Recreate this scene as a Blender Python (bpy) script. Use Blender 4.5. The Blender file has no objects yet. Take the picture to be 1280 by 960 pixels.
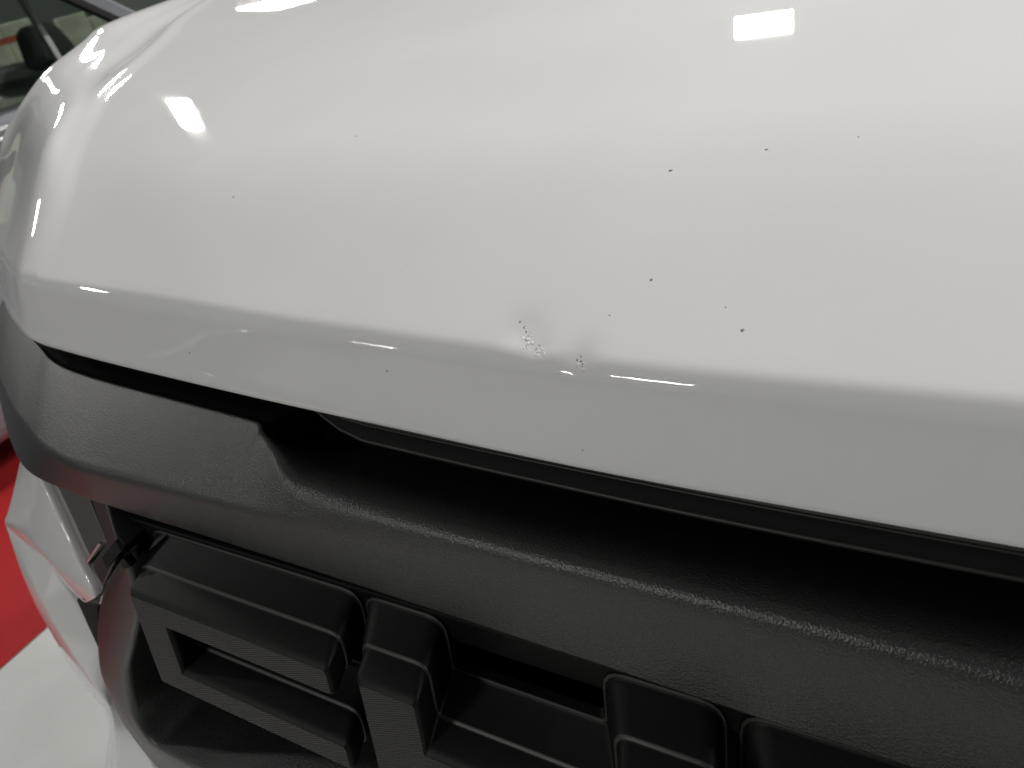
import bpy, bmesh, math, random
import numpy as np
from mathutils import Vector, Matrix
random.seed(4)
sc = bpy.context.scene
col = sc.collection
CZ = 1.20                                    # camera height above the floor
# ------------------------------------------------------------------ camera
AX = np.array([[0.85850685, 0.09946116, -0.50306408],
               [0.46532547, -0.56334723, 0.68272404],
               [-0.21549523, -0.82021179, -0.52991926]])   # world axes seen from the lens (right, down, forward)
FPX = 961.0
cd = bpy.data.cameras.new('camera'); cam = bpy.data.objects.new('camera', cd); col.objects.link(cam)
cd.sensor_width = 36.0; cd.lens = 36.0 * FPX / 1280.0; cd.clip_start = 0.01; cd.clip_end = 100
cam.matrix_world = Matrix([[AX[0, 0], -AX[0, 1], -AX[0, 2], 0], [AX[1, 0], -AX[1, 1], -AX[1, 2], 0],
                           [AX[2, 0], -AX[2, 1], -AX[2, 2], CZ], [0, 0, 0, 1]])
cd.dof.use_dof = True; cd.dof.focus_distance = 0.25; cd.dof.aperture_fstop = 22
sc.camera = cam
# ------------------------------------------------------------------ light
w = bpy.data.worlds.new('World'); sc.world = w; w.use_nodes = True
w.node_tree.nodes['Background'].inputs[0].default_value = (1.0, 0.995, 0.985, 1)
w.node_tree.nodes['Background'].inputs[1].default_value = 0.11
sc.view_settings.view_transform = 'Standard'; sc.view_settings.look = 'None'
sc.view_settings.exposure = 0.0; sc.view_settings.gamma = 1.0

def lamp(loc, target, sx, sy, energy, colr=(1, .986, .960), roll=0):
    l = bpy.data.lights.new('ceiling_or_fill_lamp', 'AREA'); l.shape = 'RECTANGLE'; l.size = sx; l.size_y = sy
    l.energy = energy; l.color = colr
    o = bpy.data.objects.new('ceiling_or_fill_lamp', l); col.objects.link(o); o.location = loc
    d = (Vector(target) - Vector(loc)).normalized()
    o.rotation_euler = (d.to_track_quat('-Z', 'Y') @ Matrix.Rotation(roll, 3, 'Z').to_quaternion()).to_euler()
    return o
LAMPS = [(-6.5, 6.3, 3.4, .5, .7, 70), (-1.58, -2.72, 3.4, .66, .09, 48), (-5.95, -4.62, 3.4, .60, .10, 40), (-7.2, 1.4, 3.4, .35, .35, 90), (-9.1, 4.2, 3.4, .4, .4, 80), (-5.6, -.5, 3.4, .22, .22, 48),
         (1.7, 3.0, 3.4, .6, .6, 190), (2.6, .8, 3.4, .6, .6, 45), (-1.0, 8.6, 3.4, .6, .6, 230), (2.6, 8.6, 3.4, .6, .6, 200)]  # this row: unseen fill lamps, added to brighten the hood
for (x, y, z, sx, sy, en) in LAMPS:
    lamp((x, y, z), (x, y, 0), sx, sy, en)
def floodlight(h, f, e1, dist, sx, sy, en):          # a square ceiling floodlight angled at the truck
    l = lamp((0, 0, 3), (0, 0, 0), sx, sy, en); f = Vector(f).normalized(); x = Vector(e1); x = (x - f * x.dot(f)).normalized(); y = f.cross(x)
    p = Vector(h) + f * dist
    l.matrix_world = Matrix([[x.x, y.x, f.x, p.x], [x.y, y.y, f.y, p.y], [x.z, y.z, f.z, p.z], [0, 0, 0, 1]])
floodlight((-.078, .318, 1.137), (-.233, .81, .535), (.064, .013, .009), 4.5, .29, .32, 100)
floodlight((-.403, .305, 1.134), (-.796, .484, .362), (.015, .017, .011), 6.0, .145, .235, 60)

# ------------------------------------------------------------------ helpers
def ray(px, py):
    return AX @ np.array([px - 640.0, py - 480.0, FPX])
def atY(px, py, y):
    r = ray(px, py); r = r * (y / r[1]); return Vector((r[0], r[1], r[2] + CZ))
def atX(px, py, x):
    r = ray(px, py); r = r * (x / r[0]); return Vector((r[0], r[1], r[2] + CZ))
RT = math.tan(math.radians(12)); GK = 1.15
def atP(px, py, plane, off=0.0):             # on a plane given by a point and a normal
    p, n = plane; r = Vector(ray(px, py)); c = Vector((0, 0, CZ)); return c + r * ((p + n * off - c).dot(n) / r.dot(n))
def atG(px, py, off, y0=0.085):              # the grille's raked plane
    r = ray(px, py); r = r * (GK * (y0 + off + RT * .186) / (r[1] - RT * r[2])); return Vector((r[0], r[1], r[2] + CZ))

def mesh_obj(name, verts, faces, m, parent=None, smooth=False):
    me = bpy.data.meshes.new(name); me.from_pydata([tuple(v) for v in verts], [], faces); me.validate(); me.update()
    if smooth:
        me.polygons.foreach_set('use_smooth', [True] * len(me.polygons))
    o = bpy.data.objects.new(name, me); col.objects.link(o)
    if m: me.materials.append(m)
    if parent: o.parent = parent; o.matrix_parent_inverse = Matrix.Translation(-Vector(parent.location))
    return o
def fix(o, angle=None):
    bm = bmesh.new(); bm.from_mesh(o.data); bmesh.ops.remove_doubles(bm, verts=bm.verts, dist=1e-6)
    bmesh.ops.recalc_face_normals(bm, faces=bm.faces); bm.to_mesh(o.data); bm.free()
    if angle is not None:
        o.data.polygons.foreach_set('use_smooth', [True] * len(o.data.polygons))
        o.data.set_sharp_from_angle(angle=math.radians(angle))
    return o
def bevel(o, width, seg=2, angle=30):
    b = o.modifiers.new('bevel', 'BEVEL'); b.width = width; b.segments = seg; b.limit_method = 'ANGLE'; b.angle_limit = math.radians(angle)
    return o
def empty(name, loc):
    o = bpy.data.objects.new(name, None); col.objects.link(o); o.location = loc; return o
def tag(o, label=None, cat=None, group=None, kind=None):
    if label: o['label'] = label
    if cat: o['category'] = cat
    if group: o['group'] = group
    if kind: o['kind'] = kind
    return o
def prism(name, pts, ext, m, parent, bev=0.0, seg=2):
    """polygon pts (front) extruded by vector ext"""
    n = len(pts); ext = Vector(ext)
    v = [Vector(p) for p in pts] + [Vector(p) + ext for p in pts]
    f = [list(range(n)), list(range(2 * n - 1, n - 1, -1))] + [[i, i + n, (i + 1) % n + n, (i + 1) % n] for i in range(n)]
    o = mesh_obj(name, v, f, m, parent); fix(o)
    if bev: bevel(o, bev, seg)
    return o
def loft(name, rows, m, parent, closed=False, angle=40):
    """rows: list of equally long point lists"""
    nr, nc = len(rows), len(rows[0]); v = [p for r in rows for p in r]; f = []
    for i in range(nr - 1):
        for j in range(nc if closed else nc - 1):
            k = (j + 1) % nc
            f.append([i * nc + j, i * nc + k, (i + 1) * nc + k, (i + 1) * nc + j])
    o = mesh_obj(name, v, f, m, parent); return fix(o, angle)
def box(name, lo, hi, m, parent, bev=0.0, seg=2):
    (a, b, c), (d, e, g) = lo, hi
    return prism(name, [(a, b, c), (d, b, c), (d, b, g), (a, b, g)], (0, e - b, 0), m, parent, bev, seg)
def pchip(xs, ys, q):
    xs = np.asarray(xs, float); ys = np.asarray(ys, float); h = np.diff(xs); d = np.diff(ys, axis=0) / (h if ys.ndim == 1 else h[:, None])
    m = np.zeros_like(ys); m[0] = d[0]; m[-1] = d[-1]
    a, b = d[:-1], d[1:]
    with np.errstate(divide='ignore', invalid='ignore'):
        hm = np.where(a * b > 0, 2 * a * b / (a + b), 0.0)
    m[1:-1] = hm
    i = np.clip(np.searchsorted(xs, q) - 1, 0, len(xs) - 2); t = (q - xs[i]) / h[i]; H = h[i]
    if ys.ndim > 1: t = t[:, None]; H = H[:, None]
    return ((1 + 2 * t) * (1 - t) ** 2) * ys[i] + t * (1 - t) ** 2 * H * m[i] + t * t * (3 - 2 * t) * ys[i + 1] + t * t * (t - 1) * H * m[i + 1]
def ncub(xs, ys, q):
    xs = np.asarray(xs, float); ys = np.asarray(ys, float); n = len(xs); h = np.diff(xs)
    A = np.zeros((n, n)); A[0, 0] = A[-1, -1] = 1; B = np.zeros(ys.shape)
    for i in range(1, n - 1):
        A[i, i - 1] = h[i - 1]; A[i, i] = 2 * (h[i - 1] + h[i]); A[i, i + 1] = h[i]
        B[i] = 6 * ((ys[i + 1] - ys[i]) / h[i] - (ys[i] - ys[i - 1]) / h[i - 1])
    c = np.linalg.solve(A, B); i = np.clip(np.searchsorted(xs, q) - 1, 0, n - 2); H = h[i]; a = xs[i + 1] - q; b = q - xs[i]
    if ys.ndim > 1: H = H[:, None]; a = a[:, None]; b = b[:, None]
    return c[i] * a ** 3 / (6 * H) + c[i + 1] * b ** 3 / (6 * H) + (ys[i] / H - c[i] * H / 6) * a + (ys[i + 1] / H - c[i + 1] * H / 6) * b

# ------------------------------------------------------------------ materials
def mat(name, c, rough=0.5, metal=0.0, coat=0.0, coatr=0.03, bump=None, vary=None, spec=0.5, wave=None, trans=0.0):
    m = bpy.data.materials.new(name); m.use_nodes = True; nt = m.node_tree; b = nt.nodes['Principled BSDF']
    b.inputs['Base Color'].default_value = (*c, 1); b.inputs['Roughness'].default_value = rough; b.inputs['Metallic'].default_value = metal
    b.inputs['Coat Weight'].default_value = coat; b.inputs['Coat Roughness'].default_value = coatr
    b.inputs['Specular IOR Level'].default_value = spec; b.inputs['Transmission Weight'].default_value = trans
    tc = nt.nodes.new('ShaderNodeTexCoord'); last = None
    if vary:
        n = nt.nodes.new('ShaderNodeTexNoise'); n.inputs['Scale'].default_value = vary[0]; n.inputs['Detail'].default_value = 6
        r = nt.nodes.new('ShaderNodeMapRange'); r.inputs[1].default_value = .3; r.inputs[2].default_value = .7
        r.inputs[3].default_value = 1 - vary[1]; r.inputs[4].default_value = 1 + vary[1]
        x = nt.nodes.new('ShaderNodeVectorMath'); x.operation = 'SCALE'; x.inputs[0].default_value = c
        nt.links.new(tc.outputs['Object'], n.inputs['Vector']); nt.links.new(n.outputs[0], r.inputs[0]); nt.links.new(r.outputs[0], x.inputs['Scale'])
        nt.links.new(x.outputs[0], b.inputs['Base Color'])
    if bump:
        for sc_, st, ds in bump:
            n = nt.nodes.new('ShaderNodeTexNoise'); n.inputs['Scale'].default_value = sc_; n.inputs['Detail'].default_value = 2
            u = nt.nodes.new('ShaderNodeBump'); u.inputs['Strength'].default_value = st; u.inputs['Distance'].default_value = ds
            nt.links.new(tc.outputs['Object'], n.inputs['Vector']); nt.links.new(n.outputs[0], u.inputs['Height'])
            if last: nt.links.new(last, u.inputs['Normal'])
            last = u.outputs[0]
    if wave:
        mp = nt.nodes.new('ShaderNodeMapping'); mp.inputs['Rotation'].default_value = wave[1]
        wv = nt.nodes.new('ShaderNodeTexWave'); wv.bands_direction = 'Z'; wv.inputs['Scale'].default_value = wave[0]; wv.inputs['Distortion'].default_value = 0
        u = nt.nodes.new('ShaderNodeBump'); u.inputs['Strength'].default_value = wave[2]; u.inputs['Distance'].default_value = wave[3]
        nt.links.new(tc.outputs['Object'], mp.inputs[0]); nt.links.new(mp.outputs[0], wv.inputs['Vector']); nt.links.new(wv.outputs['Fac'], u.inputs['Height'])
        if last: nt.links.new(last, u.inputs['Normal'])
        last = u.outputs[0]
    if last: nt.links.new(last, b.inputs['Normal'])
    m['nodes_ready'] = True
    return m
PAINT = mat('white_car_paint', (.74, .74, .735), .8, coat=1.0, coatr=.02, vary=(18, .018), bump=[(450, .07, .0002)], spec=0.3)
PLAST = mat('grained_black_plastic', (.007, .0073, .0069), .37, bump=[(1500, .55, .0005)], spec=.85, vary=(60, .12))
SMOOTHP = mat('smooth_black_plastic', (.004, .0043, .004), .5, bump=[(1500, .2, .0003)], spec=.18)
HATCH = mat('hatched_black_plastic', (.020, .019, .017), .55, wave=(330, (0, math.radians(20), 0), .8, .0006), spec=.4)
EDGEM = mat('edge_highlight_black', (.030, .030, .028), .45, spec=.4)  # paler black: highlight along the letters' edges put into the colour
RUBBER = mat('black_rubber', (.004, .004, .004), .8, bump=[(700, .2, .0004)], spec=.3)
DARK = mat('engine_bay_black', (.006, .006, .006), .8, spec=.2)
TRIM = mat('silver_trim', (.5, .5, .5), .25, metal=1.0)
LENS = mat('headlight_lens', (.16, .15, .15), .05, coat=1.0, coatr=.01, spec=.8)
SPECK = mat('dark_speck', (.27, .25, .23), .8, spec=.1)
PIT = mat('chip_pit', (.34, .32, .30), .9, spec=.05)
CHIP = mat('bare_primer', (.74, .715, .68), .9, spec=.03, vary=(1500, .12))
# ------------------------------------------------------------------ floor
def floor_sheet(name, x0, x1, y0, y1, z, m, n=1):
    o = mesh_obj(name, [(x0, y0, z), (x1, y0, z), (x1, y1, z), (x0, y1, z)], [[0, 1, 2, 3]], m)
    return tag(o, kind='structure')
RED = mat('red_floor_paint', (.44, .022, .024), .5, bump=[(60, .15, .002)], vary=(6, .12))
WHITEF = mat('white_floor_paint', (.72, .73, .70), .42, bump=[(50, .15, .002)], vary=(5, .06))
floor_sheet('floor', -12, 12, -12, 12, 0, WHITEF)
floor_sheet('red_floor_bay', -6.5, -1.80, -1.0, 9, .004, RED)

# ------------------------------------------------------------------ pickup truck
truck = tag(empty('pickup_truck', (.27, 1.2, 0)), 'white pickup truck with chipped hood edge and black grille with raised letters', 'pickup truck')

# hood: control lines from the truck's far side over the shoulder to the fender side; stations from the leading crease rearwards
ZC = lambda y: float(ncub([.1525, .2, .25, .3, .36, .45, .54, .8, 1.25], [-.111, -.0925, -.0778, -.0662, -.0555, -.0430, -.0330, -.010, .018], np.array([y]))[0])
crease_x = [-.4883, -.4484, -.4189, -.3412, -.2798, -.2301, -.1919, -.1344, -.1076, -.0865, -.0631, -.0395, -.0153, .0114, .3, .95]
crease_y = [.2093, .1932, .1823, .1751, .1686, .1633, .1600, .1555, .1541, .1530, .1525, .1521, .1523, .1524, .1524, .156]
bot_x = [-.5376, -.4959, -.4645, -.4341, -.4157, -.3919, -.3014, -.2459, -.2003, -.1402, -.1034, -.0714, -.0391, .0151, .3, .95]
bot_y = [.2178, .1993, .1861, .1753, .1705, .1675, .1594, .1554, .1525, .1490, .1474, .1462, .1454, .1450, .1450, .149]
cy = lambda x: float(pchip(crease_x, crease_y, np.array([x]))[0])
by = lambda x: float(pchip(bot_x, bot_y, np.array([x]))[0])
sh = [(-.4189, .1823, -.111), (-.451, .236, -.0865), (-.489, .28, -.0722), (-.524, .325, -.0610), (-.552, .369, -.0520), (-.582, .446, -.0378), (-.619, .532, -.0240), (-.66, .80, .004), (-.69, 1.25, .035)]
cr = [(-.64, .290, -.114), (-.698, .345, -.0870), (-.690, .366, -.0650), (-.690, .398, -.0470), (-.695, .4275, -.0375), (-.705, .470, -.0280), (-.716, .53, -.0205), (-.735, .80, -.010), (-.745, 1.25, .012)]
NT = 9
lines, faces_b = [], []
for x in (.95, .6, .3, .1, -.05, -.18, -.29):
    f = x / -.4189 if x < 0 else 0
    L = [(x, cy(x), -.111)]
    for k in range(1, NT):
        xx = x if x >= 0 else sh[k][0] * f
        y = sh[k][1] - (1 - min(max(f, 0), 1)) * .022 * (1 - k / 8)
        z = ZC(y) * (1 - max(f, 0) ** 3) + (sh[k][2] - .002) * max(f, 0) ** 3
        L.append((xx, y, z))
    lines.append(L); faces_b.append((x, by(x), -.1426))
x = -.392
lines.append([(x, cy(x), -.111)] + [(sh[k][0] + .022, sh[k][1] - .002, sh[k][2] - .0020) for k in range(1, NT)]); faces_b.append((-.400, by(-.400), -.1426))
lines.append(list(sh)); faces_b.append((-.4250, by(-.4250), -.1426))
vd = [0, -.006, -.005, -.002, .002, .005, .007, .010, .010]
def mix(a, b, f, dz=0): return (a[0] + (b[0] - a[0]) * f, a[1] + (b[1] - a[1]) * f, a[2] + (b[2] - a[2]) * f - dz)
lines.append([(-.4484, .1932, -.111)] + [mix(sh[k], cr[k], .20, vd[k]) for k in range(1, NT)]); faces_b.append((-.4600, by(-.4600), -.1426))
lines.append([(-.50, .2150, -.111)] + [mix(sh[k], cr[k], .55, vd[k] * .6) for k in range(1, NT)]); faces_b.append((-.5200, by(-.5200), -.1430))
lines.append(list(cr)); faces_b.append((-.665, .285, -.148))
lines.append([(-.670, .325, -.120)] + [(c[0] - .022, c[1] + .004, c[2] - .012) for c in cr[1:]]); faces_b.append((-.700, .330, -.152))
lines.append([(-.695, .370, -.130)] + [(c[0] - .038, c[1] + .010, c[2] - .045) for c in cr[1:]]); faces_b.append((-.722, .375, -.158))
lines.append([(-.712, .42, -.152)] + [(c[0] - .050, c[1] + .03, c[2] - .13) for c in cr[1:]]); faces_b.append((-.738, .42, -.172))
G = np.array(lines)                                       # (S, T, 3)
S = G.shape[0]
tq = np.concatenate([np.linspace(0, 1, 26)[:-1], np.linspace(1, 6, 70)[:-1], np.linspace(6, 8, 20)])
Gt = np.stack([ncub(np.arange(NT), G[i], tq) for i in range(S)])     # (S, nt, 3)
seg = [14, 12, 16, 22, 60, 34, 26, 22, 14, 18, 22, 14, 8, 8]
sq = np.concatenate([np.linspace(i, i + 1, seg[i], endpoint=False) for i in range(S - 1)] + [[S - 1]])
base_s = np.cumsum([0] + [np.linalg.norm(G[i + 1, 4] - G[i, 4]) for i in range(S - 1)])
sv = np.interp(sq, np.arange(S), base_s)
top = np.stack([pchip(base_s, Gt[:, j], sv) for j in range(len(tq))], 1)    # (ns, nt, 3)
bot = pchip(base_s, np.array(faces_b), sv)
for _ in range(3):                                      # soften across the section, keep the ends
    top[1:-1] = .5 * top[1:-1] + .25 * (top[:-2] + top[2:]); bot[1:-1] = .5 * bot[1:-1] + .25 * (bot[:-2] + bot[2:])
rows = []
RF = .0045
for i in range(top.shape[0]):
    c = top[i, 0]; b = bot[i]; d = b - c; d = d / np.linalg.norm(d)
    dist = np.cumsum([0] + list(np.linalg.norm(np.diff(top[i], axis=0), axis=1)))
    k = int(np.searchsorted(dist, RF * 1.25)); pT = top[i, k]; pF = c + d * RF
    prof = [b + np.array([0, .030, .012]), b + np.array([0, .010, .001]), b + np.array([0, .0035, -.0004]), b + np.array([0, .0012, .0002]), b + np.array([0, 0, .0014])]
    prof += [b + (pF - b) * f for f in (.12, .3, .5, .7, .85)]
    for t in np.linspace(0, 1, 12): prof.append(pF * (1 - t) ** 2 + 2 * c * t * (1 - t) + pT * t * t)
    n_keep = 14
    ds = np.linspace(dist[k], dist[25], n_keep + 1)[1:]
    prof += [np.array([np.interp(v, dist, top[i][:, a]) for a in range(3)]) for v in ds]
    prof += [top[i, j] for j in range(26, len(tq))]
    rows.append(prof)
H = np.array(rows); 
# shallow dents where stones struck the leading edge
DENTS = [(-.1125, .1640, -.1080, .0050, .0008), (-.1053, .1592, -.1102, .0040, .0007), (-.0906, .1570, -.1112, .0044, .0008)]
nrm = np.array([0, -.45, .89])
for (dx, dy, dz, r, dep) in DENTS:
    q = np.linalg.norm(H - np.array([dx, dy, dz]), axis=2); H = H - (dep * np.exp(-(q / r) ** 2))[..., None] * nrm
H[..., 2] += CZ
hood = loft('hood', [list(map(tuple, r)) for r in H], PAINT, truck, angle=180)
tag(hood, 'glossy white hood with stone chips on its leading edge')
# ------------------------------------------------------------------ black trim below the hood
def fillet(pts, rad, n=5):
    """round each interior corner of a 3D polyline; rad per vertex"""
    out = [pts[0]]
    for i in range(1, len(pts) - 1):
        a, b, c = (np.array(p, float) for p in (pts[i - 1], pts[i], pts[i + 1]))
        u, v = a - b, c - b; lu, lv = np.linalg.norm(u), np.linalg.norm(v)
        r = min(rad[i], .48 * lu, .48 * lv); p, q = b + u / lu * r, b + v / lv * r
        for t in np.linspace(0, 1, n): out.append(p * (1 - t) ** 2 + 2 * b * t * (1 - t) + q * t * t)
    out.append(pts[-1]); return [np.array(p, float) for p in out]
hx = lambda x: float(np.interp(x, [-.2015, -.1877, -.1613, -.132, -.0927, -.062, .0172, .9], [.1315, .1293, .1278, .1271, .1264, .1262, .1260, .1262]))
mx = lambda x: float(np.interp(x, [-.325, -.23, -.17, -.12, -.05, .02, .9], [.1228, .1240, .1241, .1243, .1236, .1226, .1228]))
lx = lambda x: float(np.interp(x, [-.336, -.269, -.1995, -.1466, -.0866, -.0523, 0, .9], [.1242, .1238, .1228, .1218, .1207, .1197, .1188, .1190]))
gx = lambda x: float(np.interp(x, [-.4332, -.4167, -.4025, -.3894, -.378, -.3353, -.3028, -.2473, -.2337], [.1775, .1711, .1672, .1645, .1629, .1585, .1562, .1522, .1508]))
st = []   # (edge, mid, lip, pocket 0..1)
for x in np.concatenate([np.linspace(.9, .1, 9), np.linspace(.06, -.18, 25)]):
    st.append(((x, hx(x), -.1595), (x, mx(x), -.1705), (x, lx(x), -.195), 1))
stp = [(-.1958, .1306, -.1593), (-.2015, .1315, -.1590), (-.2070, .1340, -.1578), (-.2136, .1378, -.1555), (-.2185, .1415, -.1537), (-.2260, .1460, -.1518), (-.2318, .1495, -.1505), (-.2350, .1509, -.1500)]
for k, e in enumerate(stp):
    st.append((e, (e[0], mx(e[0]), -.1705), (e[0], lx(e[0]), -.195), 1 if k < 6 else (.5 if k == 6 else 0)))
for x in np.linspace(-.243, -.335, 12):
    st.append(((x, gx(x), -.150), (x, mx(x), -.1705), (x, lx(x), -.195), 0))
wrap = [((-.365, .1613), (-.345, .1240), (-.355, .1250)), ((-.3894, .1645), (-.362, .1265), (-.375, .1260)), ((-.4100, .1692), (-.378, .1300), (-.390, .1270)), ((-.4310, .1768), (-.392, .1345), (-.404, .1286)),
        ((-.4500, .1835), (-.408, .1400), (-.418, .1315)), ((-.4700, .1912), (-.428, .1465), (-.436, .1375)), ((-.4959, .202), (-.455, .1570), (-.4663, .1500)),
        ((-.5376, .2205), (-.492, .1730), (-.4965, .1640)), ((-.60, .256), (-.555, .205), (-.56, .196)), ((-.67, .32), (-.625, .265), (-.63, .255)), ((-.72, .42), (-.68, .38), (-.685, .37))]
for e, m_, l_ in wrap:
    st.append(((*e, -.150), (*m_, -.1705), (*l_, -.195), 0))
rows = []
for e, m_, l_, pk in st:
    e, m_, l_ = map(np.array, (e, m_, l_))
    back = (e - m_); back[2] = 0; back = back / (np.linalg.norm(back) + 1e-9)
    if pk == 1: back = np.array([0, 1.0, 0])
    if pk: floor_a = np.array([e[0] - (.004 if e[0] < -.19 else 0), min(e[1] + .017, .1540), -.1628]); floor_b = np.array([e[0] - (.004 if e[0] < -.19 else 0), .176, -.178])
    else: floor_a = e + back * .004 + np.array([0, 0, -.004]); floor_b = e + back * .03 + np.array([0, 0, -.012])
    P = [l_ + back * .022 + np.array([0, 0, .004]), l_ + back * .004 - np.array([0, 0, .0012]), l_, m_, e, floor_a, floor_b]
    ef = .0052 if pk else .0022
    r = fillet(P, [0, .0008, .0012, .004, ef, .008, 0], 6)
    rows.append([tuple(p + np.array([0, 0, CZ])) for p in r])
# resample along the length so the wrap stays round
A = np.array(rows); ss = np.cumsum([0] + list(np.linalg.norm(np.diff(A[:, 18], axis=0), axis=1)))
qs = np.concatenate([np.linspace(ss[k], ss[k + 1], 4, endpoint=False) for k in range(len(ss) - 1)] + [[ss[-1]]])
A2 = pchip(ss, A.reshape(len(rows), -1), qs).reshape(len(qs), -1, 3)
surround = loft('grille_surround', [list(map(tuple, r)) for r in A2], PLAST, truck, angle=180)
tag(surround, 'grained black plastic trim band below the hood with a scooped recess')

# hood seal: a ribbed rubber strip in the recess and a black pan behind the gap
def strip(name, path, prof, m, parent, angle=50):
    return loft(name, [[(x, y + dy, z + dz + CZ) for dy, dz in prof] for x, y, z in path], m, parent, True, angle)
sx = np.concatenate([np.linspace(.9, .1, 6), np.linspace(.05, -.20, 22)])
tap = lambda x: min(1.0, max(.05, (x + .222) / .03))
sealpath = [(x, by(x) + .0085, -.1480) for x in sx] + [(-.208, by(-.208) + .009, -.1475), (-.216, by(-.216) + .010, -.147)]
def sealrow(x, y, z, prof): return [(x, y + dy * tap(x), z + dz * tap(x) + CZ) for dy, dz in prof]
p_up = [(.004, .004), (0, .003), (-.0018, .0008), (-.0020, -.0008), (-.0008, -.0022), (.004, -.0026)]
p_lo = [(.004, -.0030), (0, -.0034), (-.0030, -.0062), (-.0036, -.0078), (-.0022, -.0092), (.004, -.0098)]
seal = loft('hood_seal', [sealrow(*p, p_up) for p in sealpath], RUBBER, truck, True, 50); tag(seal, 'ribbed black rubber seal under the hood edge')
loft('seal_rib', [sealrow(*p, p_lo) for p in sealpath], RUBBER, seal, True, 50)
for dy, dz, rr in ((-.0022, .0004, .0007), (-.0036, -.0078, .0008), (.0002, -.0035, .0005)):
    rib = loft('seal_rib', [[(x, y + dy * tap(x) + rr * math.cos(a_), z + dz * tap(x) + rr * math.sin(a_) + CZ) for a_ in np.linspace(0, 2 * math.pi, 8, endpoint=False)] for x, y, z in sealpath], EDGEM, seal, True, 180)
    rib.matrix_parent_inverse = Matrix.Identity(4)
pan = [(x, by(x) + .026, 0) for x in np.linspace(.9, -.50, 40)]
loft('radiator_pan', [[(x, y, -.128 + CZ), (x, y + .002, -.20 + CZ), (x, y + .03, -.20 + CZ), (x, y + .03, -.128 + CZ)] for x, y, _ in pan], DARK, truck, True)

# ------------------------------------------------------------------ grille: top bar, letters, slats, frame
def gp(u, v, d):          # u along the truck's width, v down the raked face, d back from the letter faces
    c, s = math.cos(math.radians(12)), math.sin(math.radians(12))
    return Vector((u * GK, (.085 + v * s + d * c) * GK, CZ + (-.186 + v * c) * GK))
W_, H_ = .0985, .041
BT, ST = .0092, .0165
GLY = {'C': [(0, 0), (W_, 0), (W_, -BT), (ST, -BT), (ST, -H_ + BT), (W_, -H_ + BT), (W_, -H_), (0, -H_)],
 'H': [(0, 0), (.0205, 0), (.0205, -.0190), (.0855, -.0190), (.0855, 0), (.1070, 0), (.1070, -H_), (.0855, -H_), (.0855, -.0290), (.0205, -.0290), (.0205, -H_), (0, -H_)],
 'E': [(0, 0), (W_, 0), (W_, -.008), (ST, -.008), (ST, -.0165), (W_, -.0165), (W_, -.0245), (ST, -.0245), (ST, -H_ + .008), (W_, -H_ + .008), (W_, -H_), (0, -H_)],
 'V': [(0, 0), (.02, 0), (.049, -.029), (.0785, 0), (W_, 0), (.059, -H_), (.039, -H_)],
 'R': [(0, 0), (W_, 0), (W_, -.026), (.078, -.026), (W_, -H_), (.076, -H_), (.058, -.026), (.02, -.026), (.02, -H_), (0, -H_)],
 'O': [(0, 0), (W_, 0), (W_, -H_), (0, -H_)],
 'L': [(0, 0), (.0185, 0), (.0185, -H_ + .011), (W_, -H_ + .011), (W_, -H_), (0, -H_)],
 'T': [(0, 0), (W_, 0), (W_, -.0105), (.059, -.0105), (.059, -H_), (.0395, -H_), (.0395, -.0105), (0, -.0105)]}
def offset(poly, o):
    n = len(poly); out = []
    for i in range(n):
        a, b, c = (np.array(poly[k % n]) for k in (i - 1, i, i + 1))
        d1, d2 = (b - a) / np.linalg.norm(b - a), (c - b) / np.linalg.norm(c - b)
        n1, n2 = np.array([-d1[1], d1[0]]), np.array([-d2[1], d2[0]])        # clockwise polygon: outward is the left normal
        m_ = (n1 + n2); m_ = m_ / (1 + float(n1 @ n2)); out.append(b + m_ * o)
    return out
def rounded(poly, r, seg=5):
    n = len(poly); out = []
    for i in range(n):
        a, b, c = (np.array(poly[k % n]) for k in (i - 1, i, i + 1))
        u, v = a - b, c - b; lu, lv = np.linalg.norm(u), np.linalg.norm(v); q = min(r if float(u[0] * v[1] - u[1] * v[0]) > 0 else r * .3, .42 * lu, .42 * lv)
        p, s = b + u / lu * q, b + v / lv * q
        for t in np.linspace(0, 1, seg): out.append(p * (1 - t) ** 2 + 2 * b * t * (1 - t) + s * t * t)
    return out
LEV = [(0, 0, .0015), (.0007, .0008, .0018), (.0024, .0018, .0022), (.0100, .0024, .0045), (.0106, .0026, .0048), (.0109, .0031, .0052), (.0114, .0033, .0054), (.0240, .0052, .0065), (.0247, .0058, .0068), (.0250, .0064, .0072), (.028, .0066, .0072)]
def glyph(ch, u0):
    rings = []
    for d, o, r in LEV:
        ring = rounded(offset(GLY[ch], o), r)
        rings.append([gp(u0 + p[0] - .010 * d / .025, p[1], d) for p in ring])
    n = len(rings[0]); v = [p for r in rings for p in r]; f = []
    for i in range(len(rings) - 1):
        for j in range(n):
            k = (j + 1) % n; f.append([i * n + j, i * n + k, (i + 1) * n + k, (i + 1) * n + j])
    root = mesh_obj('letter', v, f, SMOOTHP, truck); root.data.materials.append(EDGEM)
    for p_ in root.data.polygons:
        if p_.index // n in (4, 5, 8): p_.material_index = 1
    fix(root, 38)
    cap = mesh_obj('letter_face', rings[0], [list(range(n))], HATCH, root)
    bm = bmesh.new(); bm.from_mesh(cap.data); bmesh.ops.triangulate(bm, faces=bm.faces); bm.to_mesh(cap.data); bm.free()
    cap.matrix_parent_inverse = Matrix.Identity(4)
    tag(root, 'raised black letter %s with a hatched face' % ch)
for i, ch in enumerate('CHEVROLET'):
    glyph(ch, -.2585 + .1125 * i + (.0105 if i > 1 else 0))
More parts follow.
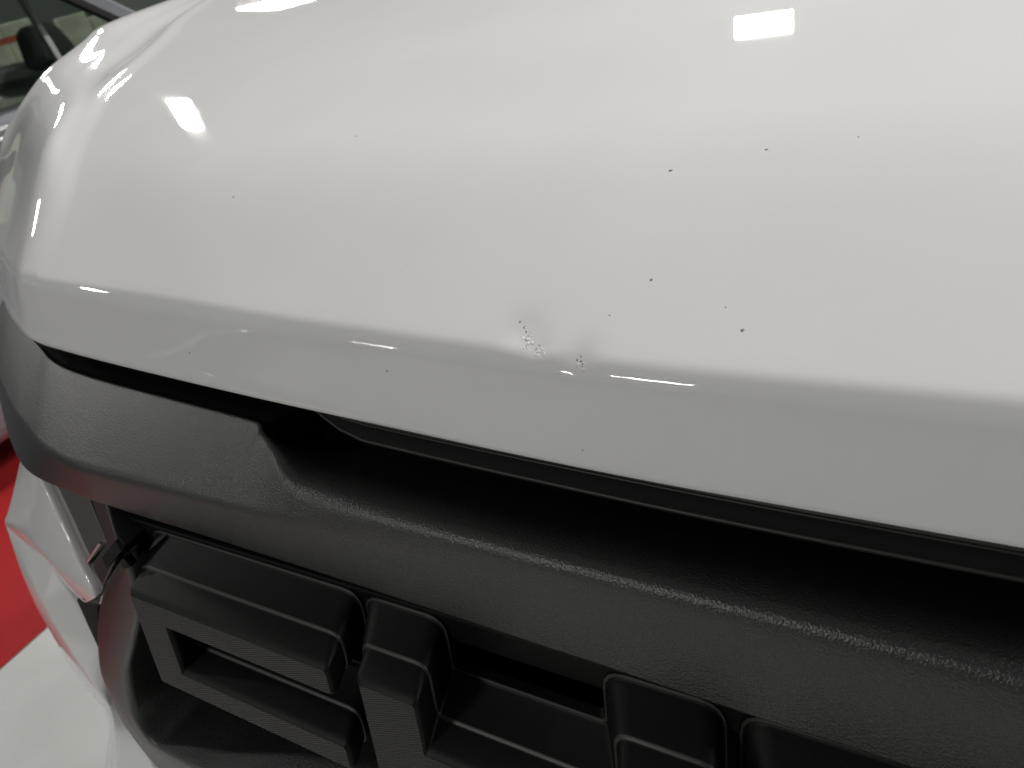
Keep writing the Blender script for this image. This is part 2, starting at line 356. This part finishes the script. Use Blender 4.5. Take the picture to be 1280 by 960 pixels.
# the bar along the top of the grille opening that the letters hang from
prism('grille_bar', [gp(-.285, .0085, .0255), gp(.78, .0085, .0255), gp(.78, -.0030, .0262), gp(-.285, -.0030, .0262)], (0, .012, 0), SMOOTHP, truck, .0008)
prism('grille_rim', [gp(-.30, .0100, .0235), gp(.78, .0100, .0235), gp(.78, .0082, .0235), gp(-.30, .0082, .0235)], (0, .01, 0), SMOOTHP, truck, .0006)
box('radiator_panel', (-.40, .205, .60), (.95, .215, 1.05), DARK, truck)
box('grille_tray', (-.36, .105, .842), (.95, .205, .850), SMOOTHP, truck)
box('grille_end', (-.40, .15, .60), (-.39, .205, 1.02), DARK, truck)
for k in range(5):
    a, b = gp(-.308, .004 - .0075 * k, .034), gp(-.262, .004 - .0075 * k, .027)
    prism('slat', [a, b, b + Vector((0, .003, -.0045)), a + Vector((0, .003, -.0045))], (0, .02, .002), SMOOTHP, truck, .0006)
for k in range(2):
    a = atY(149 + 7 * k, 684 + 15 * k, .1185); b = atY(157 + 7 * k, 694 + 15 * k, .1175)
    prism('clip', [a, b, b + Vector((.0004, 0, -.0010)), a + Vector((-.0004, 0, -.0008))], (0, .004, 0), mat('grey_glint', (.10, .10, .095), .4), truck, .0003)  # small grey pieces standing in for glints beside the slats
# frame round the grille's end
fo = [(150, 700), (136, 722), (128, 740), (121, 770), (120, 800), (127, 848), (146, 892), (171, 931), (204, 968), (260, 1010), (340, 1055), (460, 1110)]
fi = [(160, 712), (168, 735), (172, 765), (165, 808), (158, 850), (167, 896), (197, 936), (252, 965), (330, 992), (420, 1030), (520, 1080), (640, 1130)]
rows = []
for (a, b) in zip(fo, fi):
    o_, i_ = atG(*a, .012), atG(*b, .006)
    bk = Vector((0, .05, 0)); out = Vector((-.004, .045, 0))
    mid_ = (o_ + i_) / 2 + Vector((0, -.0015, 0))
    pr = fillet([tuple(o_ + out), tuple(o_), tuple(mid_), tuple(i_), tuple(i_ + bk + Vector((.006, 0, .004)))], [0, .004, .006, .004, 0], 5)
    rows.append([tuple(p) for p in pr])
B = np.array(rows); q = np.linspace(0, len(rows) - 1, 60)
B2 = pchip(np.arange(len(rows)), B.reshape(len(rows), -1), q).reshape(60, -1, 3)
fr = loft('grille_frame', [list(map(tuple, r)) for r in B2], PLAST, truck, angle=180); tag(fr, 'grained black plastic frame around the grille end')

# ------------------------------------------------------------------ headlight
_A, _B, _C = atY(55, 600, .141), atY(131, 640, .128), atY(122, 748, .112)
LP = (_B, (_B - _A).cross(_C - _A).normalized())
if LP[1].y > 0: LP = (LP[0], -LP[1])
hl = prism('headlight', [atP(*q, LP) for q in ((48, 592), (116, 610), (136, 676), (123, 690), (110, 704), (129, 732), (124, 756), (104, 750), (70, 660))], (0, .04, 0), LENS, truck)
tag(hl, 'glossy headlight mirroring the red floor')
def bar(name, p, q, wdt, dep, m, parent):
    d = (q - p).normalized(); n = d.cross(Vector((0, 1, 0))).normalized() * wdt
    o = prism(name, [p - n, q - n, q + n, p + n], (0, dep, 0), m, parent, wdt * .4); return o
hl_in = lambda *a: bar(*a)
for p, q in (((112, 627), (131, 675)), ((124, 680), (107, 704)), ((114, 706), (126, 728))):
    o = bar('trim_strip', atP(*p, LP, .002), atP(*q, LP, .002), .0007, .004, TRIM, hl); o.matrix_parent_inverse = Matrix.Identity(4)
prism('headlight_bezel', [atY(113, 622, .127), atY(132, 628, .1245), atY(150, 690, .1130), atY(128, 734, .1095), atY(114, 706, .1160), atY(133, 679, .1185)], (0, .03, 0), PLAST, truck, .001)
prism('bezel_recess_shade', [atY(127, 697, .1120), atY(144, 676, .1130), atY(151, 689, .1110), atY(133, 711, .1095)], (0, .002, 0), DARK, truck)  # thin dark plate: the shade of a recess laid on as colour

# ------------------------------------------------------------------ white fender corner and bumper
def shell(name, cols, m, n=28, angle=24):
    A = np.array([[tuple(p) for p in r] for r in cols]); k = len(cols); q = np.linspace(0, k - 1, n)
    B = pchip(np.arange(k), A.reshape(k, -1), q).reshape(n, -1, 3)
    rows = []
    for r in B:
        rr = fillet([tuple(p) for p in r], [.0025] * len(r), 4); rows.append([tuple(p) for p in rr])
    return loft(name, rows, m, truck, angle=180)
fl = [(26, 570), (17, 610), (5, 650), (28, 676), (54, 699), (85, 735), (103, 752)]; fly = [.158, .150, .140, .132, .126, .117, .1135]
fm = [(32, 572), (35, 612), (38, 650), (47, 680), (63, 702), (92, 736), (108, 753)]; fmy = [.150, .143, .134, .127, .121, .115, .1125]
fr_ = [(40, 580), (56, 612), (74, 650), (88, 682), (102, 712), (115, 740), (118, 748)]
cols = []
for a, ya, b, yb, c in zip(fl, fly, fm, fmy, fr_):
    L, M_, R_ = atY(*a, ya), atY(*b, yb), atP(*c, LP, .0035)
    cols.append([L + Vector((-.03, .10, 0)), L, M_, R_, R_ + Vector((0, .03, 0))])
corner = shell('fender_corner', cols, PAINT)
bo = [(5, 654), (22, 705), (43, 755), (70, 803), (96, 846), (133, 893), (128, 995)]; boy = [.141, .131, .121, .112, .105, .098, .094]
bi = [(11, 660), (33, 711), (55, 757), (81, 802), (106, 843), (139, 888), (150, 995)]; biy = [.140, .129, .118, .109, .102, .095, .090]
bk = [(16, 664), (62, 706), (97, 756), (112, 780), (124, 806), (152, 880), (205, 985)]; bky = [.139, .131, .124, .119, .113, .103, .094]
cols = []
for a, ya, b, yb, c, yc in zip(bo, boy, bi, biy, bk, bky):
    O_, I_, K_ = atY(*a, ya), atY(*b, yb), atY(*c, yc)
    cols.append([O_ + Vector((-.03, .12, -.01)), O_, I_, K_, K_ + Vector((.004, .03, 0))])
bump = shell('bumper', cols, PAINT)
prism('bumper_gap_shade', [atY(96, 750, .1215), atY(121, 746, .1135), atY(124, 812, .1110), atY(111, 784, .1175)], (0, .05, .01), DARK, truck)  # solid dark block imitating the shade in an open gap
tag(bump, 'white painted bumper corner below the headlight')
# lower body down to the floor, hidden from the photograph's viewpoint
box('bumper_beam', (-.26, .17, .42), (.80, .30, .80), DARK, truck, .02)
box('skid_plate', (-.24, .22, .28), (.78, .42, .43), SMOOTHP, truck, .02)
box('inner_wing', (-.60, .44, .62), (-.52, 1.3, 1.03), DARK, truck, .01)
box('headlight_housing', (-.54, .222, .80), (-.36, .42, .990), DARK, truck, .01)
fp = [(-.515, .222), (-.555, .245), (-.605, .285), (-.650, .340), (-.685, .41), (-.710, .50), (-.722, .57), (-.728, .62), (-.732, .75), (-.735, .95), (-.735, 1.15), (-.735, 1.30), (-.735, 1.36), (-.735, 1.6)]
fz = [.60, .56, .54, .53, .54, .56, .60, .68, .80, .84, .80, .68, .55, .50]
rows = []
for (x, y), z in zip(fp, fz):
    rows.append([(x, y, 1.045), (x - .012, y - .002, .97), (x - .016, y - .004, .86), (x - .010, y - .002, max(z + .02, min(.78, z + .1))), (x, y, z), (x + .05, y + .03, z)])
fd = loft('fender', rows, PAINT, truck, angle=180); tag(fd, 'white front fender around the wheel')
lb = box('lower_bumper', (-.335, .165, .36), (.88, .42, .775), PAINT, truck, .03, 3)
wheel = None
def wheel_at(x, y):
    prof = [(-.13, .22), (-.13, .34), (-.10, .375), (.10, .375), (.13, .34), (.13, .22)]
    rows = [[(x + p, y + r * math.cos(t), .375 + r * math.sin(t)) for p, r in prof] for t in np.linspace(0, 2 * math.pi, 49)]
    wl = loft('wheel', rows, RUBBER, truck, angle=40)
    rows = [[(x - .10, y + r * math.cos(t), .375 + r * math.sin(t)) for r in (.001, .06, .2, .222)] for t in np.linspace(0, 2 * math.pi, 25)]
    rm = loft('rim', rows, mat('wheel_silver', (.4, .4, .4), .35, metal=1), wl); rm.matrix_parent_inverse = Matrix.Identity(4)
wheel_at(-.57, .95); wheel_at(1.11, .95)
# ------------------------------------------------------------------ the dark car parked alongside
CARP = mat('dark_grey_car_paint', (.13, .14, .155), .35, metal=.2, coat=1.0, coatr=.03)
CGLASS = mat('tinted_window_glass', (.50, .56, .52), .02, trans=1.0, spec=.5)
CGLASS.node_tree.nodes['Principled BSDF'].inputs['IOR'].default_value = 1.02
SEATM = mat('dark_grey_seat_cloth', (.045, .05, .048), .85, bump=[(400, .3, .001)])
CTRIM = mat('window_trim', (.16, .17, .17), .35)
CHROME = mat('bright_sill_moulding', (.75, .75, .74), .18, metal=1.0)
CREAM = mat('cream_card', (.75, .78, .66), .7, vary=(9, .2))
ORANGE = mat('orange_band', (.62, .13, .06), .6)
XS = -2.45                                        # the car's near side
car = tag(empty('parked_car', (XS - .85, 1.4, 0)), 'dark grey car parked beside the white truck, seats seen through its side window', 'car')
def cp(y, z, dx=0): return Vector((XS + dx, y, z))
sill_z = .99
box('body_side', (XS - 1.7, -1.2, .15), (XS, 3.9, sill_z), CARP, car, .05, 4)
rf = prism('roof', [cp(-.9, 1.50, -.16), cp(1.55, 1.50, -.16), cp(1.40, 1.56, -.22), cp(-.8, 1.56, -.22)], (-1.35, 0, 0), CARP, car, .02, 3)
# pillars: the windscreen pillar slopes down to the front
prism('windscreen_pillar', [cp(1.28, 1.50, -.03), cp(1.355, 1.50, -.03), cp(2.033, sill_z, 0), cp(1.958, sill_z, 0)], (-.06, 0, 0), CARP, car, .008)
prism('pillar_seal', [cp(1.245, 1.50, -.025), cp(1.28, 1.50, -.025), cp(1.958, sill_z, .006), cp(1.923, sill_z, .006)], (-.03, 0, 0), RUBBER, car)
prism('centre_pillar', [cp(.10, 1.50, -.10), cp(.24, 1.50, -.10), cp(.24, sill_z, 0), cp(.10, sill_z, 0)], (-.06, 0, 0), CARP, car, .006)
pv = atX(40, 0, XS); pw = atX(78, 72, XS)
prism('window_divider', [cp(pv.y - .006, 1.50, -.09), cp(pv.y + .012, 1.50, -.09), cp(pv.y + .012, sill_z, .004), cp(pv.y - .006, sill_z, .004)], (-.02, 0, 0), CTRIM, car, .002)
for k, (dz, dx) in enumerate(((-.048, .012), (-.072, .016))):
    prism('sill_moulding', [cp(-1.0, sill_z + dz, dx), cp(2.1, sill_z + dz, dx), cp(2.1, sill_z + dz + .010, dx), cp(-1.0, sill_z + dz + .010, dx)], (-.02, 0, 0), CHROME, car, .003)
gl = prism('side_window', [cp(.24, sill_z, -.014), cp(1.94, sill_z, -.014), cp(1.262, 1.50, -.045), cp(.24, 1.50, -.045)], (-.004, 0, 0), CGLASS, car)
prism('windscreen', [cp(1.55, 1.50, -.2), cp(2.22, 1.0, -.05), cp(2.22, 1.0, -1.6), cp(1.55, 1.50, -1.45)], (.002, .004, .003), CGLASS, car)
prism('bonnet', [cp(2.16, sill_z - .004, -.02), cp(3.85, .86, -.06), cp(3.85, .86, -1.62), cp(2.16, sill_z - .004, -1.66)], (0, 0, .045), CARP, car, .015, 3)
def seat(y, x):
    s = prism('seat', [Vector((x, y - .13, .70)), Vector((x, y + .12, .70)), Vector((x, y + .10, 1.02)), Vector((x, y - .10, 1.02))], (-.48, 0, 0), SEATM, car, .05, 4)
    h_ = prism('headrest', [Vector((x - .10, y - .085, 1.03)), Vector((x - .10, y + .095, 1.03)), Vector((x - .10, y + .05, 1.165)), Vector((x - .10, y - .06, 1.172))], (-.13, 0, 0), SEATM, s, .04, 4)
    h_.matrix_parent_inverse = Matrix.Identity(4)
seat(1.72, XS - .22); seat(1.40, XS - 1.05); seat(.55, XS - .22); seat(.45, XS - 1.05)
box('floor_liner', (XS - 1.55, -.9, .62), (XS - .1, 2.3, .68), DARK, car)
box('dashboard', (XS - 1.6, 1.95, .70), (XS - .10, 2.25, 1.0), SEATM, car, .04, 3)
for (x, y) in ((XS - .10, -.35), (XS - .10, 2.95), (XS - 1.6, -.35), (XS - 1.6, 2.95)):
    rows = [[(x + p, y + r * math.cos(t), .33 + r * math.sin(t)) for p, r in [(-.1, .2), (-.1, .31), (-.08, .33), (.08, .33), (.105, .31), (.105, .2), (.10, .001)]] for t in np.linspace(0, 2 * math.pi, 33)]
    loft('wheel', rows, RUBBER, car)
# pale boards with an orange band standing behind that car, seen through its windows
bd = tag(empty('display_board', (XS - 2.6, 2.2, 0)), 'pale cream board with an orange band, seen through the parked car windows', 'board')
for k, (y0, y1, z1) in enumerate(((1.5, 2.05, 1.21), (2.07, 2.60, 1.20), (2.62, 2.84, 1.205), (2.86, 3.07, 1.185), (3.22, 3.42, 1.14), (3.44, 3.60, 1.10))):
    box('panel', (XS - 2.65, y0, 0), (XS - 2.6, y1, z1), CREAM, bd, .006)
box('band', (XS - 2.6, 1.5, 1.085), (XS - 2.595, 3.0, 1.118), ORANGE, bd)
box('far_door', (XS - 1.68, -.8, .9), (XS - 1.62, 2.0, 1.085), SEATM, car, .01)
box('dark_window_backing', (XS - 1.66, -.8, 1.24), (XS - 1.60, 1.7, 1.5), SEATM, car, .01)  # added panel, imitates the dark reflection on the glass above the boards
# ------------------------------------------------------------------ marks on the hood
from mathutils.bvhtree import BVHTree
bpy.context.view_layer.update()
_bv = BVHTree.FromPolygons([v.co[:] for v in hood.data.vertices], [p.vertices[:] for p in hood.data.polygons])
def on_hood(px, py):
    h_, n_, i_, d_ = _bv.ray_cast(Vector((0, 0, CZ)), Vector(ray(px, py)).normalized())
    if n_.dot(Vector(ray(px, py))) > 0: n_ = -n_
    return h_, n_
def blob(name, px, py, r, m, flat=.25, asp=1.0, ang=0.0, sink=0.0, jag=.25):
    h_, n_ = on_hood(px, py); u = n_.cross(Vector((0, 1, .3))).normalized(); v = n_.cross(u)
    u, v = u * math.cos(ang) + v * math.sin(ang), v * math.cos(ang) - u * math.sin(ang)
    k = 9; rr = [1 + random.uniform(-jag, jag) for _ in range(k)]
    vs = [h_ + n_ * r * flat - n_ * sink]
    for q, s_ in ((.55, .75), (1, 0.04), (1, -.3)):
        vs += [h_ + (u * math.cos(6.2832 * i / k) * asp + v * math.sin(6.2832 * i / k)) * r * rr[i] * q + n_ * (r * flat * s_ - sink) for i in range(k)]
    f = [[0, 1 + i, 1 + (i + 1) % k] for i in range(k)]
    for t in range(2): f += [[1 + t * k + i, 1 + (t + 1) * k + i, 1 + (t + 1) * k + (i + 1) % k, 1 + t * k + (i + 1) % k] for i in range(k)]
    o = mesh_obj(name, vs, f, m, hood, True); o.matrix_parent_inverse = Matrix.Identity(4); fix(o, 180); return o
for px, py, r, asp, ang in [(814, 350, .00062, 1, 0), (928, 413, .00062, 1.1, 0), (838, 213, .0007, 1.1, 0), (958, 187, .0006, 1, 0), (292, 246, .0009, .45, .6), (446, 170, .0006, 1, 0), (237, 441, .0007, .6, .4),
                            (484, 464, .0004, 1.3, 0), (728, 563, .0003, 1, 0), (762, 394, .0003, 1.2, 0), (907, 384, .0003, 1, 0), (1073, 171, .00035, 1, 0), (500, 340, .0003, 1, 0)]:
    blob('dirt_speck', px, py, r * .85, SPECK, .2, asp, ang)

def cluster(px, py, wx, wy, nd, nc):
    for _ in range(nc): blob('paint_chip', px + random.gauss(0, wx * .5), py + random.gauss(wy * .35, wy * .4), random.uniform(.00022, .00055), CHIP, .02, random.uniform(.6, 1.6), random.uniform(0, 3), 0, .4)
    for _ in range(nd): blob('chip_pit', px + random.gauss(0, wx * .55), py + random.gauss(-wy * .25, wy * .5), random.uniform(.00016, .00034), PIT, .15, random.uniform(.7, 1.8), random.uniform(0, 3), 0, .4)
cluster(658, 422, 6, 14, 8, 13); cluster(673, 438, 7, 7, 6, 11); cluster(727, 452, 6, 9, 6, 10)
